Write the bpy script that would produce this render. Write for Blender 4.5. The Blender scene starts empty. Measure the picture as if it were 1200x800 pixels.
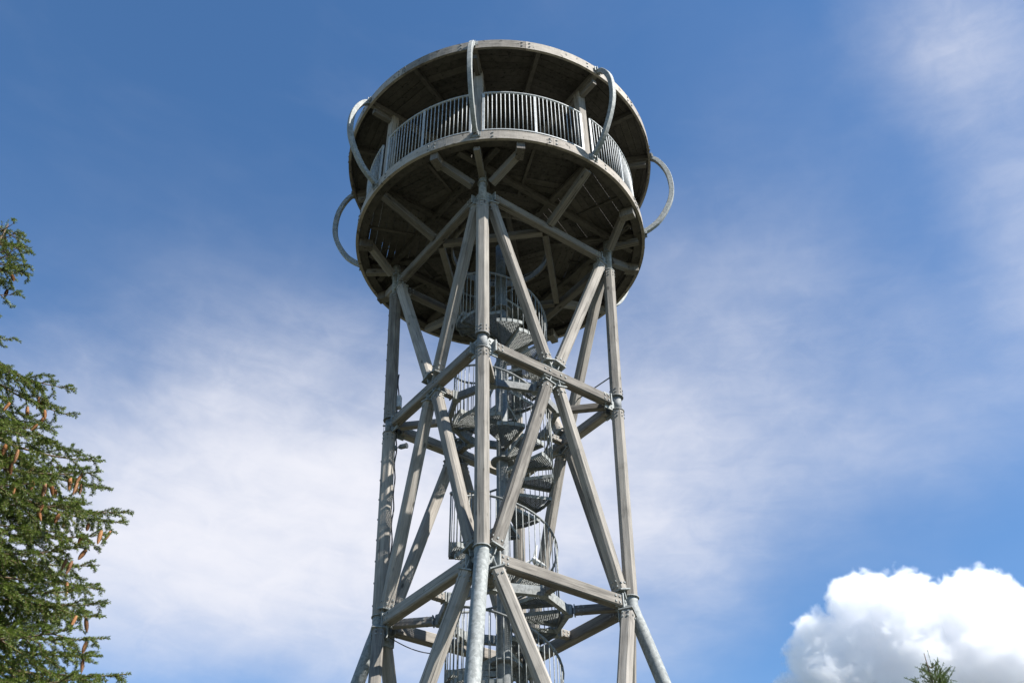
import bpy, math, random
import numpy as np
from mathutils import Vector, Matrix
random.seed(7)
rng = np.random.default_rng(11)
R_ = math.radians
scene = bpy.context.scene
COL = scene.collection

# ------------------------------------------------------------------ camera
S = 3.0                     # radius of the viewing platform in metres
H0 = 1.6                    # eye height
CAM = Vector((0.0, -4.620773 * S, H0))
FW = Vector((0.01132552, 0.76109733, 0.6485388))
RT = Vector((0.99990489, -0.00351516, -0.01333623))
UP = Vector((0.00787045, -0.64862816, 0.76106476))
cd = bpy.data.cameras.new('camera')
cam = bpy.data.objects.new('camera', cd); COL.objects.link(cam)
cd.sensor_width = 36.0
cd.lens = 33.2716
cd.clip_start = 0.1; cd.clip_end = 20000
cam.matrix_world = Matrix(((RT.x, UP.x, -FW.x, CAM.x), (RT.y, UP.y, -FW.y, CAM.y), (RT.z, UP.z, -FW.z, CAM.z), (0, 0, 0, 1)))
scene.camera = cam

# ------------------------------------------------------------------ light
SUN_AZ, SUN_EL = 64.0, 44.5         # azimuth counted from the camera side of the tower (-Y) towards +X
sdir = Vector((math.sin(R_(SUN_AZ)) * math.cos(R_(SUN_EL)), -math.cos(R_(SUN_AZ)) * math.cos(R_(SUN_EL)), math.sin(R_(SUN_EL))))
sl = bpy.data.lights.new('sun', 'SUN'); sl.energy = 5.0; sl.angle = R_(0.53); sl.color = (1.0, 0.96, 0.90)
so = bpy.data.objects.new('sun', sl); COL.objects.link(so)
so.rotation_euler = sdir.to_track_quat('Z', 'Y').to_euler()
so.location = (0, 0, 60)
scene.view_settings.view_transform = 'Standard'
scene.view_settings.look = 'None'
scene.view_settings.exposure = 1.2
scene.view_settings.gamma = 1.0
scene.view_settings.use_curve_mapping = False
scene.cycles.use_denoising = True
scene.cycles.max_bounces = 32
scene.cycles.diffuse_bounces = 4
scene.cycles.glossy_bounces = 3
scene.cycles.volume_bounces = 32
scene.cycles.transparent_max_bounces = 12

# ------------------------------------------------------------------ node helpers
class NT:
    def __init__(s, tree): s.t = tree; s.l = tree.links
    def n(s, kind, **kw):
        nd = s.t.nodes.new(kind)
        for k, v in kw.items(): setattr(nd, k, v)
        return nd
    def put(s, sock, v):
        if isinstance(v, bpy.types.NodeSocket): s.l.new(v, sock)
        elif v is not None: sock.default_value = v
    def math(s, op, a, b=None, c=None, clamp=False):
        nd = s.n('ShaderNodeMath', operation=op, use_clamp=clamp)
        s.put(nd.inputs[0], a); s.put(nd.inputs[1], b)
        if c is not None: s.put(nd.inputs[2], c)
        return nd.outputs[0]
    def smooth(s, v, a, b, o0=0.0, o1=1.0):
        nd = s.n('ShaderNodeMapRange', interpolation_type='SMOOTHSTEP')
        s.put(nd.inputs[0], v)
        for i, q in zip((1, 2, 3, 4), (a, b, o0, o1)): nd.inputs[i].default_value = q
        return nd.outputs[0]
    def noise(s, vec, scale, detail=4, rough=.5, dist=0.0):
        nd = s.n('ShaderNodeTexNoise')
        s.put(nd.inputs['Vector'], vec); nd.inputs['Scale'].default_value = scale
        nd.inputs['Detail'].default_value = detail; nd.inputs['Roughness'].default_value = rough
        nd.inputs['Distortion'].default_value = dist
        return nd.outputs[0]
    def mix(s, f, a, b):
        nd = s.n('ShaderNodeMix', data_type='RGBA')
        s.put(nd.inputs[0], f); s.put(nd.inputs[6], a); s.put(nd.inputs[7], b)
        return nd.outputs[2]
    def ramp(s, f, stops):
        nd = s.n('ShaderNodeValToRGB'); s.put(nd.inputs[0], f)
        e = nd.color_ramp.elements
        while len(e) < len(stops): e.new(0.5)
        for q, (p, c) in zip(e, stops): q.position = p; q.color = c if len(c) == 4 else (*c, 1)
        return nd.outputs[0]

# ------------------------------------------------------------------ sky
world = bpy.data.worlds.new('World'); scene.world = world; world.use_nodes = True
w = NT(world.node_tree); world.node_tree.nodes.clear()
SKY = 0.086
sky = w.n('ShaderNodeTexSky', sky_type='NISHITA', sun_disc=False)
sky.sun_elevation = R_(SUN_EL); sky.sun_rotation = R_(180 - SUN_AZ)
sky.altitude = 900; sky.air_density = 1.0; sky.dust_density = 0.0; sky.ozone_density = 1.6
tc = w.n('ShaderNodeTexCoord')
sx = w.n('ShaderNodeSeparateXYZ'); w.l.new(tc.outputs['Generated'], sx.inputs[0])
az = w.math('MULTIPLY', w.math('ARCTAN2', sx.outputs[0], sx.outputs[1]), 57.29578)
el = w.math('MULTIPLY', w.math('ARCSINE', sx.outputs[2]), 57.29578)
cv = w.n('ShaderNodeCombineXYZ'); w.l.new(w.math('MULTIPLY', az, 0.035), cv.inputs[0])
w.l.new(w.math('ADD', w.math('MULTIPLY', el, 0.13), w.math('MULTIPLY', az, 0.012)), cv.inputs[1])
streak = w.noise(cv.outputs[0], 1.0, 7, .55, .5)
cv2 = w.n('ShaderNodeCombineXYZ'); w.l.new(w.math('MULTIPLY', az, 0.05), cv2.inputs[0]); w.l.new(w.math('MULTIPLY', el, 0.085), cv2.inputs[1])
blot = w.noise(cv2.outputs[0], 1.3, 6, .55, .3)
fine = w.noise(cv2.outputs[0], 7.0, 6, .6, .6)
cv3 = w.n('ShaderNodeCombineXYZ'); w.l.new(w.math('ADD', w.math('MULTIPLY', az, 0.10), w.math('MULTIPLY', el, -0.05)), cv3.inputs[0]); w.l.new(w.math('ADD', w.math('MULTIPLY', el, 0.75), w.math('MULTIPLY', az, 0.10)), cv3.inputs[1])
fibre = w.noise(cv3.outputs[0], 1.0, 8, .62, .8)
total = None
LOBES = [  # azimuth, elevation, half widths in degrees, strength: where the thin high cloud lies in the sky
    (-14, 27.6, 30, 11.5, 1.0), (-20, 27.0, 20, 8, .42), (-16, 37, 19, 7.5, .15), (-2, 33.0, 24, 9, .30),
    (17, 33.0, 22, 9, .30), (14, 41, 15, 8, .16), (42, 51.5, 10, 7, .40), (41, 40, 7, 13, .44), (4, 35, 45, 15, .14), (26, 45, 20, 14, .08), (-20, 42, 24, 7, .03), (14, 30, 20, 4, .16), (-17, 19.6, 15, 4.2, -.24), (5, 24, 12, 6, .12)]
for a0, e0, sa, se, amp in LOBES:
    da = w.math('DIVIDE', w.math('SUBTRACT', az, float(a0)), float(sa)); de = w.math('DIVIDE', w.math('SUBTRACT', el, float(e0)), float(se))
    d = w.math('SQRT', w.math('ADD', w.math('MULTIPLY', da, da), w.math('MULTIPLY', de, de)))
    d = w.math('ADD', d, w.math('MULTIPLY', w.math('SUBTRACT', blot, 0.5), 0.75))
    v = w.smooth(d, -0.1, 1.25, amp, 0.0)
    total = v if total is None else w.math('ADD', total, v)
mod = w.math('ADD', w.math('MULTIPLY', w.smooth(streak, .28, .74), .34), w.math('ADD', w.math('MULTIPLY', w.smooth(fine, .3, .75), .20), w.math('MULTIPLY', w.smooth(fibre, .25, .8), .13)))
veil = w.math('MULTIPLY', total, w.math('ADD', mod, .60))
veil = w.math('ADD', veil, w.math('MULTIPLY', w.smooth(streak, .5, .9), .06))
veil = w.math('MAXIMUM', veil, 0.0)
veil = w.math('SUBTRACT', 1.0, w.math('POWER', 2.71828, w.math('MULTIPLY', w.math('ADD', veil, w.math('MULTIPLY', w.math('MULTIPLY', veil, veil), .9)), -0.92)))
CL = 0.415
skyc = w.n('ShaderNodeVectorMath', operation='SCALE'); hs = w.n('ShaderNodeHueSaturation'); hs.inputs['Saturation'].default_value = 1.19; w.l.new(sky.outputs[0], hs.inputs['Color']); w.l.new(hs.outputs[0], skyc.inputs[0]); skyc.inputs[3].default_value = SKY
mixc = w.mix(veil, skyc.outputs[0], (0.96 * CL, 0.965 * CL, 1.04 * CL, 1))
bg = w.n('ShaderNodeBackground'); w.l.new(mixc, bg.inputs[0]); bg.inputs[1].default_value = 1.0
wo = w.n('ShaderNodeOutputWorld'); w.l.new(bg.outputs[0], wo.inputs[0])

# ------------------------------------------------------------------ materials
def new_mat(name):
    m = bpy.data.materials.new(name); m.use_nodes = True
    t = NT(m.node_tree)
    return m, t, m.node_tree.nodes['Principled BSDF']

def wood(name, dark, light, sc=(16, 16, 1.1), rough=.85, space='Object', isl=.0):
    m, t, b = new_mat(name)
    tcn = t.n('ShaderNodeTexCoord'); oi = t.n('ShaderNodeObjectInfo')
    off = t.n('ShaderNodeVectorMath', operation='SCALE'); off.inputs[0].default_value = (13.7, 7.9, 31.3); t.l.new(oi.outputs['Random'], off.inputs[3])
    add = t.n('ShaderNodeVectorMath', operation='ADD'); t.l.new(tcn.outputs[space], add.inputs[0]); t.l.new(off.outputs[0], add.inputs[1])
    mp = t.n('ShaderNodeMapping'); t.l.new(add.outputs[0], mp.inputs[0]); mp.inputs[3].default_value = sc
    g = t.noise(mp.outputs[0], 1.6, 7, .62, .35)
    mp2 = t.n('ShaderNodeMapping'); t.l.new(add.outputs[0], mp2.inputs[0]); mp2.inputs[3].default_value = (60, 60, 1.5)
    f = t.noise(mp2.outputs[0], 1.0, 3, .6)
    big = t.noise(add.outputs[0], 1.4, 4, .55)
    mp3 = t.n('ShaderNodeMapping'); t.l.new(add.outputs[0], mp3.inputs[0]); mp3.inputs[3].default_value = (5.5, 5.5, 2.2)
    vo = t.n('ShaderNodeTexVoronoi', feature='F1'); t.l.new(mp3.outputs[0], vo.inputs['Vector']); vo.inputs['Scale'].default_value = 1.0
    knot = t.smooth(vo.outputs['Distance'], .07, .15, 0.35, 1.0)
    val = t.math('ADD', t.math('MULTIPLY', g, .62), t.math('ADD', t.math('MULTIPLY', f, .22), t.math('MULTIPLY', big, .30)))
    val = t.math('ADD', val, t.math('MULTIPLY', t.math('SUBTRACT', oi.outputs['Random'], .5), .26))
    gi = t.n('ShaderNodeNewGeometry'); val = t.math('ADD', val, t.math('MULTIPLY', t.math('SUBTRACT', gi.outputs['Random Per Island'], .5), isl))
    mp4 = t.n('ShaderNodeMapping'); t.l.new(add.outputs[0], mp4.inputs[0]); mp4.inputs[3].default_value = (sc[0] * 2.6, sc[1] * 2.6, sc[2] * .55)
    crack = t.smooth(t.noise(mp4.outputs[0], 1.0, 3, .55, .2), .61, .68, 1.0, .42)
    stain = t.smooth(t.noise(add.outputs[0], 2.6, 5, .6, .5), .55, .74, 1.0, .66)
    c = t.ramp(val, [(.28, dark), (.52, tuple((a + b_) / 2 for a, b_ in zip(dark, light))), (.78, light)])
    vm = t.n('ShaderNodeVectorMath', operation='SCALE'); t.l.new(c, vm.inputs[0]); t.l.new(t.math('MULTIPLY', knot, t.math('MULTIPLY', crack, stain)), vm.inputs[3])
    t.l.new(vm.outputs[0], b.inputs['Base Color'])
    b.inputs['Roughness'].default_value = rough; b.inputs['Specular IOR Level'].default_value = .25
    bp = t.n('ShaderNodeBump'); bp.inputs['Strength'].default_value = .35; bp.inputs['Distance'].default_value = .01
    t.l.new(t.math('ADD', g, t.math('MULTIPLY', f, .5)), bp.inputs['Height']); t.l.new(bp.outputs[0], b.inputs['Normal'])
    return m

def steel(name, c0, c1, metallic=.55, rough=.42):
    m, t, b = new_mat(name)
    tcn = t.n('ShaderNodeTexCoord')
    n1 = t.noise(tcn.outputs['Object'], 9, 5, .65); n2 = t.noise(tcn.outputs['Object'], 60, 3, .6)
    mp = t.n('ShaderNodeMapping'); t.l.new(tcn.outputs['Object'], mp.inputs[0]); mp.inputs[3].default_value = (14, 14, .9)
    st = t.noise(mp.outputs[0], 1.0, 4, .6)
    v = t.math('ADD', t.math('MULTIPLY', n1, .4), t.math('ADD', t.math('MULTIPLY', n2, .3), t.math('MULTIPLY', st, .3)))
    vo = t.n('ShaderNodeTexVoronoi', feature='F1'); t.l.new(tcn.outputs['Object'], vo.inputs['Vector']); vo.inputs['Scale'].default_value = 26
    vs_ = t.n('ShaderNodeSeparateXYZ'); t.l.new(vo.outputs['Color'], vs_.inputs[0]); v = t.math('ADD', v, t.math('MULTIPLY', t.math('SUBTRACT', vs_.outputs[0], .5), .22))
    t.l.new(t.ramp(v, [(.30, c0), (.68, c1)]), b.inputs['Base Color'])
    b.inputs['Metallic'].default_value = metallic
    t.l.new(t.smooth(n1, .2, .8, rough - .1, rough + .15), b.inputs['Roughness'])
    bp = t.n('ShaderNodeBump'); bp.inputs['Strength'].default_value = .12; bp.inputs['Distance'].default_value = .005
    t.l.new(n2, bp.inputs['Height']); t.l.new(bp.outputs[0], b.inputs['Normal'])
    return m

def plain(name, c, rough=.6, metallic=0.0, vary=.25, sc=8):
    m, t, b = new_mat(name)
    tcn = t.n('ShaderNodeTexCoord'); n = t.noise(tcn.outputs['Object'], sc, 4, .6)
    t.l.new(t.ramp(n, [(.3, tuple(x * (1 - vary) for x in c)), (.7, tuple(min(1, x * (1 + vary)) for x in c))]), b.inputs['Base Color'])
    b.inputs['Roughness'].default_value = rough; b.inputs['Metallic'].default_value = metallic
    return m

WOOD = wood('weathered_timber', (.055, .0495, .043), (.335, .308, .272))
RIMWOOD = wood('rim_timber', (.10, .09, .078), (.37, .335, .292), (3, 3, 14))
SHADED_DECKWOOD = wood('shaded_deck_timber', (.030, .0275, .0245), (.108, .099, .088), (6, 6, 6), isl=.34)  # deep shade beneath deck and roof put into a much darker timber colour
SHADED_BEAMWOOD = wood('shaded_underside_timber', (.055, .050, .0445), (.215, .199, .178))  # same timber, colour darkened to carry the shade on underside beams
STEEL = steel('galvanised_steel', (.125, .134, .131), (.295, .31, .302), .08, .72)
DARKSTEEL = steel('dull_galvanised_steel', (.10, .108, .11), (.215, .225, .225), .12, .66)
RAILSTEEL = steel('railing_steel', (.24, .257, .26), (.43, .445, .445), .12, .6)
BLACK = plain('black_cable', (.02, .02, .022), .55)
BOXGREY = plain('grey_plastic', (.42, .43, .43), .5)
WHITE = plain('white_plastic', (.78, .78, .76), .4, 0, .05)
MEMBRANE = plain('roof_membrane', (.22, .22, .22), .8)
CONCRETE = plain('concrete', (.32, .31, .29), .9)

# ------------------------------------------------------------------ mesh helpers
W = {}          # world matrix of every object made here
class MB:
    def __init__(s): s.v = []; s.f = []; s.s = []
    def add(s, vs, fs, smooth=False):
        o = len(s.v); s.v += [tuple(x) for x in vs]
        for f in fs: s.f.append([i + o for i in f]); s.s.append(smooth)
    def box(s, c, sz, M=None):
        c = Vector(c); h = Vector(sz) / 2
        vs = [c + Vector((a * h.x, b * h.y, d * h.z)) for d in (-1, 1) for b in (-1, 1) for a in (-1, 1)]
        if M is not None: vs = [M @ q for q in vs]
        s.add(vs, [(0, 2, 3, 1), (4, 5, 7, 6), (0, 1, 5, 4), (2, 6, 7, 3), (0, 4, 6, 2), (1, 3, 7, 5)])
    def prism(s, prof, z0, z1, M=None):
        n = len(prof)
        vs = [Vector((x, y, z0)) for x, y in prof] + [Vector((x, y, z1)) for x, y in prof]
        if M is not None: vs = [M @ q for q in vs]
        s.add(vs, [list(range(n - 1, -1, -1)), list(range(n, 2 * n))] + [(i, (i + 1) % n, n + (i + 1) % n, n + i) for i in range(n)])
    def cyl(s, r, z0, z1, n=20, M=None, smooth=True):
        vs = [Vector((r * math.cos(2 * math.pi * i / n), r * math.sin(2 * math.pi * i / n), z)) for z in (z0, z1) for i in range(n)]
        if M is not None: vs = [M @ q for q in vs]
        o = len(s.v); s.v += [tuple(x) for x in vs]
        s.f += [[o + i for i in range(n - 1, -1, -1)], [o + n + i for i in range(n)]]; s.s += [False, False]
        for i in range(n): s.f.append([o + i, o + (i + 1) % n, o + n + (i + 1) % n, o + n + i]); s.s.append(smooth)
    def tube(s, pts, r, n=8, closed=False, flat=None, up=None):
        """sweep a round (or, with flat=(w,h), boxed) section along pts"""
        pts = [Vector(p) for p in pts]; m = len(pts); o = len(s.v)
        ref = Vector(up) if up is not None else None
        for i, p in enumerate(pts):
            a = pts[(i - 1) % m] if (closed or i > 0) else p; b = pts[(i + 1) % m] if (closed or i < m - 1) else p
            d = (b - a).normalized()
            u = ref if ref is not None else (Vector((0, 0, 1)) if abs(d.z) < .95 else Vector((1, 0, 0)))
            x = d.cross(u).normalized(); y = x.cross(d)
            rr = r[i] if isinstance(r, (list, tuple)) else r
            if flat:
                hw, hh = flat[0] / 2, flat[1] / 2; ch = min(hw, hh) * .18
                sec = [(hw - ch, -hh), (hw, -hh + ch), (hw, hh - ch), (hw - ch, hh), (-hw + ch, hh), (-hw, hh - ch), (-hw, -hh + ch), (-hw + ch, -hh)]
                k = 8
            else:
                sec = [(rr * math.cos(2 * math.pi * q / n), rr * math.sin(2 * math.pi * q / n)) for q in range(n)]; k = n
            s.v += [tuple(p + x * q[0] + y * q[1]) for q in sec]
        for i in range(m if closed else m - 1):
            j = (i + 1) % m
            for q in range(k):
                s.f.append([o + i * k + q, o + j * k + q, o + j * k + (q + 1) % k, o + i * k + (q + 1) % k]); s.s.append(not flat)
        if not closed:
            s.f.append([o + q for q in range(k)]); s.s.append(False)
            s.f.append([o + (m - 1) * k + q for q in range(k - 1, -1, -1)]); s.s.append(False)
    def ring(s, r0, r1, z0, z1, n=96, a0=0.0, a1=2 * math.pi):
        full = abs(a1 - a0 - 2 * math.pi) < 1e-6; m = n if full else n + 1; o = len(s.v)
        for i in range(m):
            a = a0 + (a1 - a0) * i / n; c, q = math.sin(a), -math.cos(a)
            s.v += [(r0 * c, r0 * q, z0), (r1 * c, r1 * q, z0), (r1 * c, r1 * q, z1), (r0 * c, r0 * q, z1)]
        for i in range(n):
            j = (i + 1) % m
            for k in range(4):
                s.f.append([o + i * 4 + k, o + j * 4 + k, o + j * 4 + (k + 1) % 4, o + i * 4 + (k + 1) % 4]); s.s.append(False)
        if not full: s.f += [[o, o + 1, o + 2, o + 3], [o + n * 4 + 3, o + n * 4 + 2, o + n * 4 + 1, o + n * 4]]; s.s += [False, False]
    def mesh(s, name, mat):
        me = bpy.data.meshes.new(name); me.from_pydata(s.v, [], s.f)
        me.polygons.foreach_set('use_smooth', s.s); me.materials.append(mat)
        import bmesh
        bm = bmesh.new(); bm.from_mesh(me); bmesh.ops.recalc_face_normals(bm, faces=bm.faces); bm.to_mesh(me); bm.free()
        return me
    def build(s, name, mat, parent=None, M=None): return link(name, s.mesh(name, mat), parent, M)

def link(name, data, parent=None, M=None):
    o = bpy.data.objects.new(name, data); COL.objects.link(o)
    M = M if M is not None else Matrix.Identity(4)
    o.matrix_basis = M; W[o.name] = M.copy()
    if parent is not None:
        o.parent = parent; o.matrix_parent_inverse = W[parent.name].inverted()
    return o
def tag(o, label=None, cat=None, group=None, kind=None):
    for k, v in (('label', label), ('category', cat), ('group', group), ('kind', kind)):
        if v: o[k] = v
    return o
def copy_to(src, M, parent):
    o = src.copy(); COL.objects.link(o); o.matrix_basis = M; W[o.name] = M.copy()
    o.parent = parent; o.matrix_parent_inverse = W[parent.name].inverted()
    return o
def frame(p0, p1, up=(0, 0, 1)):
    p0, p1 = Vector(p0), Vector(p1); z = (p1 - p0).normalized(); u = Vector(up)
    if abs(z.dot(u)) > .97: u = Vector((math.sin(PHI), -math.cos(PHI), 0))
    x = u.cross(z).normalized(); y = z.cross(x)
    return Matrix(((x.x, y.x, z.x, p0.x), (x.y, y.y, z.y, p0.y), (x.z, y.z, z.z, p0.z), (0, 0, 0, 1))), (p1 - p0).length
def rect_prof(w_, h_, ch):
    a, b = w_ / 2, h_ / 2
    return [(a - ch, -b), (a, -b + ch), (a, b - ch), (a - ch, b), (-a + ch, b), (-a, b - ch), (-a, -b + ch), (-a + ch, -b)]
def timber(name, p0, p1, w_, h_, parent, mat=None, ch=.02, up=(0, 0, 1)):
    M, L = frame(p0, p1, up); mb = MB(); mb.prism(rect_prof(w_, h_, ch), 0, L)
    return mb.build(name, mat or WOOD, parent, M)
def shoe(parent, at, d, w_, h_, ln=.16, up=(0, 0, 1), name='end_shoe', mat=None):
    """steel fitting at the end of a timber: tongue plate, end plate a bit larger than the timber, and bolt heads"""
    at = Vector(at); M, _ = frame(at, at + Vector(d), up); mb = MB()
    mb.box((0, 0, -.012), (w_ + .035, h_ + .035, .02), M)
    mb.box((0, 0, -.09), (.014, h_ * .8, .14), M)
    for q in ((-.3, .05), (.3, .05), (.28, .13), (-.28, .13)):      # through bolts, their heads standing proud of the timber
        mb.box((0, q[0] * h_ * .8, q[1]), (w_ + .026, .026, .026), M)
    for q in ((-.2, .09), (.2, .09)):
        mb.box((q[0] * w_, 0, q[1]), (.026, h_ + .026, .026), M)
    return mb.build(name, mat or STEEL, parent)

PHI = -0.1502281
def pol(r, z, a): return Vector((r * S * math.sin(a), -r * S * math.cos(a), z * S + H0))
def at_px(px, py, hd):
    """point seen at a photograph pixel, at horizontal distance hd from the camera"""
    f = 1109.052
    d = FW + RT * ((px - 600) / f) - UP * ((py - 400) / f)
    return CAM + d * (hd / math.hypot(d.x, d.y))

# ------------------------------------------------------------------ ground (never in view, but it carries and lights the scene)
def gmat():
    m, t, b = new_mat('meadow_grass')
    tcn = t.n('ShaderNodeTexCoord'); n = t.noise(tcn.outputs['Object'], .15, 8, .6); n2 = t.noise(tcn.outputs['Object'], 9, 5, .6)
    t.l.new(t.ramp(t.math('ADD', t.math('MULTIPLY', n, .6), t.math('MULTIPLY', n2, .4)), [(.3, (.035, .038, .02)), (.55, (.06, .06, .032)), (.75, (.10, .08, .05))]), b.inputs['Base Color'])
    b.inputs['Roughness'].default_value = .95
    return m
mb = MB(); n = 64
vs = [(0, 0, 0)] + [(rr * math.cos(2 * math.pi * i / n), rr * math.sin(2 * math.pi * i / n), 0) for rr in (25, 200, 6000) for i in range(n)]
fs = [(0, 1 + i, 1 + (i + 1) % n) for i in range(n)]
for k in range(2): fs += [(1 + k * n + i, 1 + (k + 1) * n + i, 1 + (k + 1) * n + (i + 1) % n, 1 + k * n + (i + 1) % n) for i in range(n)]
mb.add(vs, fs); tag(mb.build('ground', gmat()), kind='structure')

# ================================================================== observation tower
tower = bpy.data.objects.new('observation_tower', None); COL.objects.link(tower); W[tower.name] = Matrix.Identity(4)
tag(tower, 'tall timber observation tower with round roofed platform, galvanised steel joints and spiral staircase', 'observation tower')

RA, ZA, RB, ZB, RC, ZC = .7326, 4.526, .6908, 3.346, .6573, 2.084
RD, ZD = 1.01, .86
ZG = -H0 / S
LW = .215       # leg timber width
def legpt(z):
    if z >= ZB: return RB + (RA - RB) * (z - ZB) / (ZA - ZB)
    if z >= ZC: return RC + (RB - RC) * (z - ZC) / (ZB - ZC)
    return RC + .29 * (ZC - z)

def octa(w_): return rect_prof(w_, w_, w_ * .26)
for k in range(4):
    a = PHI + k * math.pi / 2
    rad = Vector((math.sin(a), -math.cos(a), 0))
    def lp(z): return pol(legpt(z), z, a)
    # upper timber between the platform and the middle joint
    z0, z1 = ZB + .055, ZA - .085
    M, L = frame(lp(z0), lp(z1), rad); mb = MB(); mb.prism(octa(LW), 0, L)
    leg = mb.build('leg', WOOD, tower, M)
    # lower timber
    z2, z3 = ZC + .045, ZB - .05
    M, L = frame(lp(z2), lp(z3), rad); mb = MB(); mb.prism(octa(LW * .98), 0, L)
    mb.build('lower_timber', WOOD, leg, M)
    # steel sleeve between both timbers, with end flanges and bolt heads
    mb = MB(); M, L = frame(lp(z3), lp(z0), rad)
    mb.cyl(.083, 0, L, 20, M)
    for zz in (.006, L - .006): mb.cyl(.125, zz - .008, zz + .008, 20, M)
    for zz, sg in ((0, -1), (L, 1)):
        for q in range(8):
            qa = q * math.pi / 4
            for dz in (.07, .14):
                mb.box((math.cos(qa) * (LW / 2 + .002), math.sin(qa) * (LW / 2 + .002), zz + sg * dz), (.024, .024, .024), M)
    mb.build('steel_sleeve', DARKSTEEL, leg)
    # pipe from the upper timber up into the platform
    mb = MB(); M, L = frame(lp(z1), pol(.738, 4.725, a), rad)
    mb.cyl(.075, 0, L, 20, M); mb.cyl(.12, -.008, .01, 20, M); mb.cyl(.10, L * .62, L * .62 + .016, 20, M)
    for q in range(8):
        qa = q * math.pi / 4
        for dz in (.07, .14): mb.box((math.cos(qa) * (LW / 2 + .002), math.sin(qa) * (LW / 2 + .002), -dz), (.024, .024, .024), M)
    mb.build('steel_sleeve', STEEL, leg)
    # bent steel pipe at the foot
    pts = [lp(z2), lp(ZC + .02), lp(ZC), lp(ZC - .02), pol(legpt(ZC - .05) - .002, ZC - .05, a)] + [lp(ZC - .1 - q * .12) for q in range(22) if ZC - .1 - q * .12 > ZG + .03] + [pol(legpt(ZG), ZG + .005, a)]
    mb = MB(); mb.tube(pts, .105, 24)
    M, L = frame(lp(z2), lp(z2 + .1), rad); mb.cyl(.128, -.012, .006, 24, M)
    foot = mb.build('steel_foot', STEEL, leg)
    mb = MB(); g = pol(legpt(ZG), ZG, a); mb.box((g.x, g.y, .08), (.5, .5, .2)); mb.build('base_plate', CONCRETE, leg)
    # gusset plates at the joints, one in the plane of each neighbouring face
    for z, hh in ((ZA - .02, .42), (ZB, .40), (ZC - .01, .60), ):
        mb = MB()
        for sg in (-1, 1):
            nb = pol(legpt(z), z, a + sg * math.pi / 2); d = (nb - lp(z)); d.z = 0; d.normalize()
            Mx, _ = frame(lp(z), lp(z) + d, (0, 0, 1))
            mb.prism([(-.013, -hh / 2 + .03), (.013, -hh / 2 + .03), (.013, hh / 2 - .03), (-.013, hh / 2 - .03)], .07, .30, Mx)
            for q in (-.28, -.1, .1, .28):
                for e in (-1, 1): mb.box((e * .018, q * hh, .15), (.014, .03, .03), Mx)
        mb.build('gusset_plate', STEEL, leg)

# cross beams, braces and inner octagon frames at the joint levels
def level(z, r): return [pol(r, z, PHI + k * math.pi / 2) for k in range(4)]
def mids(L4): return [(L4[k] + L4[(k + 1) % 4]) / 2 for k in range(4)]
levels = {'A': level(ZA + .012, RA), 'B': level(ZB, RB), 'C': level(ZC, RC), 'D': level(ZD, RD)}
cb = {}
for nm, (w_, h_, off) in {'A': (.15, .17, .24), 'B': (.165, .19, .22), 'C': (.165, .19, .26), 'D': (.165, .19, .26)}.items():
    L4 = levels[nm]
    for k in range(4):
        p, q = L4[k], L4[(k + 1) % 4]; d = (q - p).normalized()
        b = timber('cross_beam', p + d * off, q - d * off, w_, h_, tower, SHADED_BEAMWOOD if nm == 'A' else WOOD, .018); cb[nm, k] = b
        shoe(b, p + d * off, d, w_, h_); shoe(b, q - d * off, -d, w_, h_)
        if nm in 'BD':
            m = (p + q) / 2; Mx, _ = frame(m, m + d); mb = MB()
            for sg in (-1, 1):
                prof = [(-.007, -.30), (.007, -.30), (.007, -h_ / 2), (-.007, -h_ / 2)] if sg < 0 else [(-.007, h_ / 2), (.007, h_ / 2), (.007, .30), (-.007, .30)]
                mb.prism(prof, -.22, .22, Mx)
                mb.box((0, sg * (h_ / 2 + .008), 0), (w_ * .7, .014, .46), Mx)
                for e in (-.22, -.12, .12, .22): mb.box((sg * (w_ / 2 + .006), 0, e), (.016, .03, .03), Mx)
            mb.build('gusset_plate', STEEL, b)

def brace(p_leg, p_mid, sgn):
    """diagonal from a leg joint to the middle of the neighbouring cross beam; sgn=+1 when it comes down onto the beam"""
    hd = p_mid - p_leg; hd.z = 0; hd.normalize()
    up = Vector((0, 0, 1))
    a = p_leg + hd * .215 - up * .20 * sgn
    b = p_mid - hd * .125 + up * .25 * sgn
    d = (b - a).normalized()
    out = Vector((0, 0, 1)).cross(hd)
    t_ = timber('brace', a, b, .185, .185, tower, WOOD, .035, out)
    shoe(t_, a, d, .185, .185, up=out); shoe(t_, b, -d, .185, .185, up=out)
for up_, lo_, sg in (('A', 'B', 1), ('C', 'B', -1), ('C', 'D', 1)):
    for k in range(4):
        m = (levels[lo_][k] + levels[lo_][(k + 1) % 4]) / 2
        for e in (k, (k + 1) % 4): brace(levels[up_][e], m, sg)

for nm, ro, z in (('B', .33, ZB), ('C', .335, ZC), ('D', .34, ZD)):
    oc = [pol(ro, z, PHI + k * math.pi / 4) for k in range(8)]
    L4 = levels[nm]; M4 = mids(L4)
    for k in range(8):
        p, q = oc[k], oc[(k + 1) % 8]; d = (q - p).normalized()
        rb = timber('ring_beam', p + d * .01, q - d * .01, .08, .15, tower, STEEL if nm == 'C' else DARKSTEEL, .006)
        out = Vector((oc[k].x, oc[k].y, 0)).normalized()
        mb = MB(); Mx, _ = frame(oc[k] - Vector((0, 0, .085)), oc[k] + Vector((0, 0, .085))); mb.cyl(.075, 0, .17, 8, Mx, False); mb.build('corner_bracket', STEEL, rb)
        end = L4[k // 2] if k % 2 == 0 else M4[k // 2]
        d2 = (end - oc[k]).normalized(); off = .20 if k % 2 == 0 else .11
        st = timber('strut', oc[k] + d2 * .11, end - d2 * off, .11, .13, tower, WOOD, .012)
        shoe(st, oc[k] + d2 * .11, d2, .10, .12)

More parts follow.
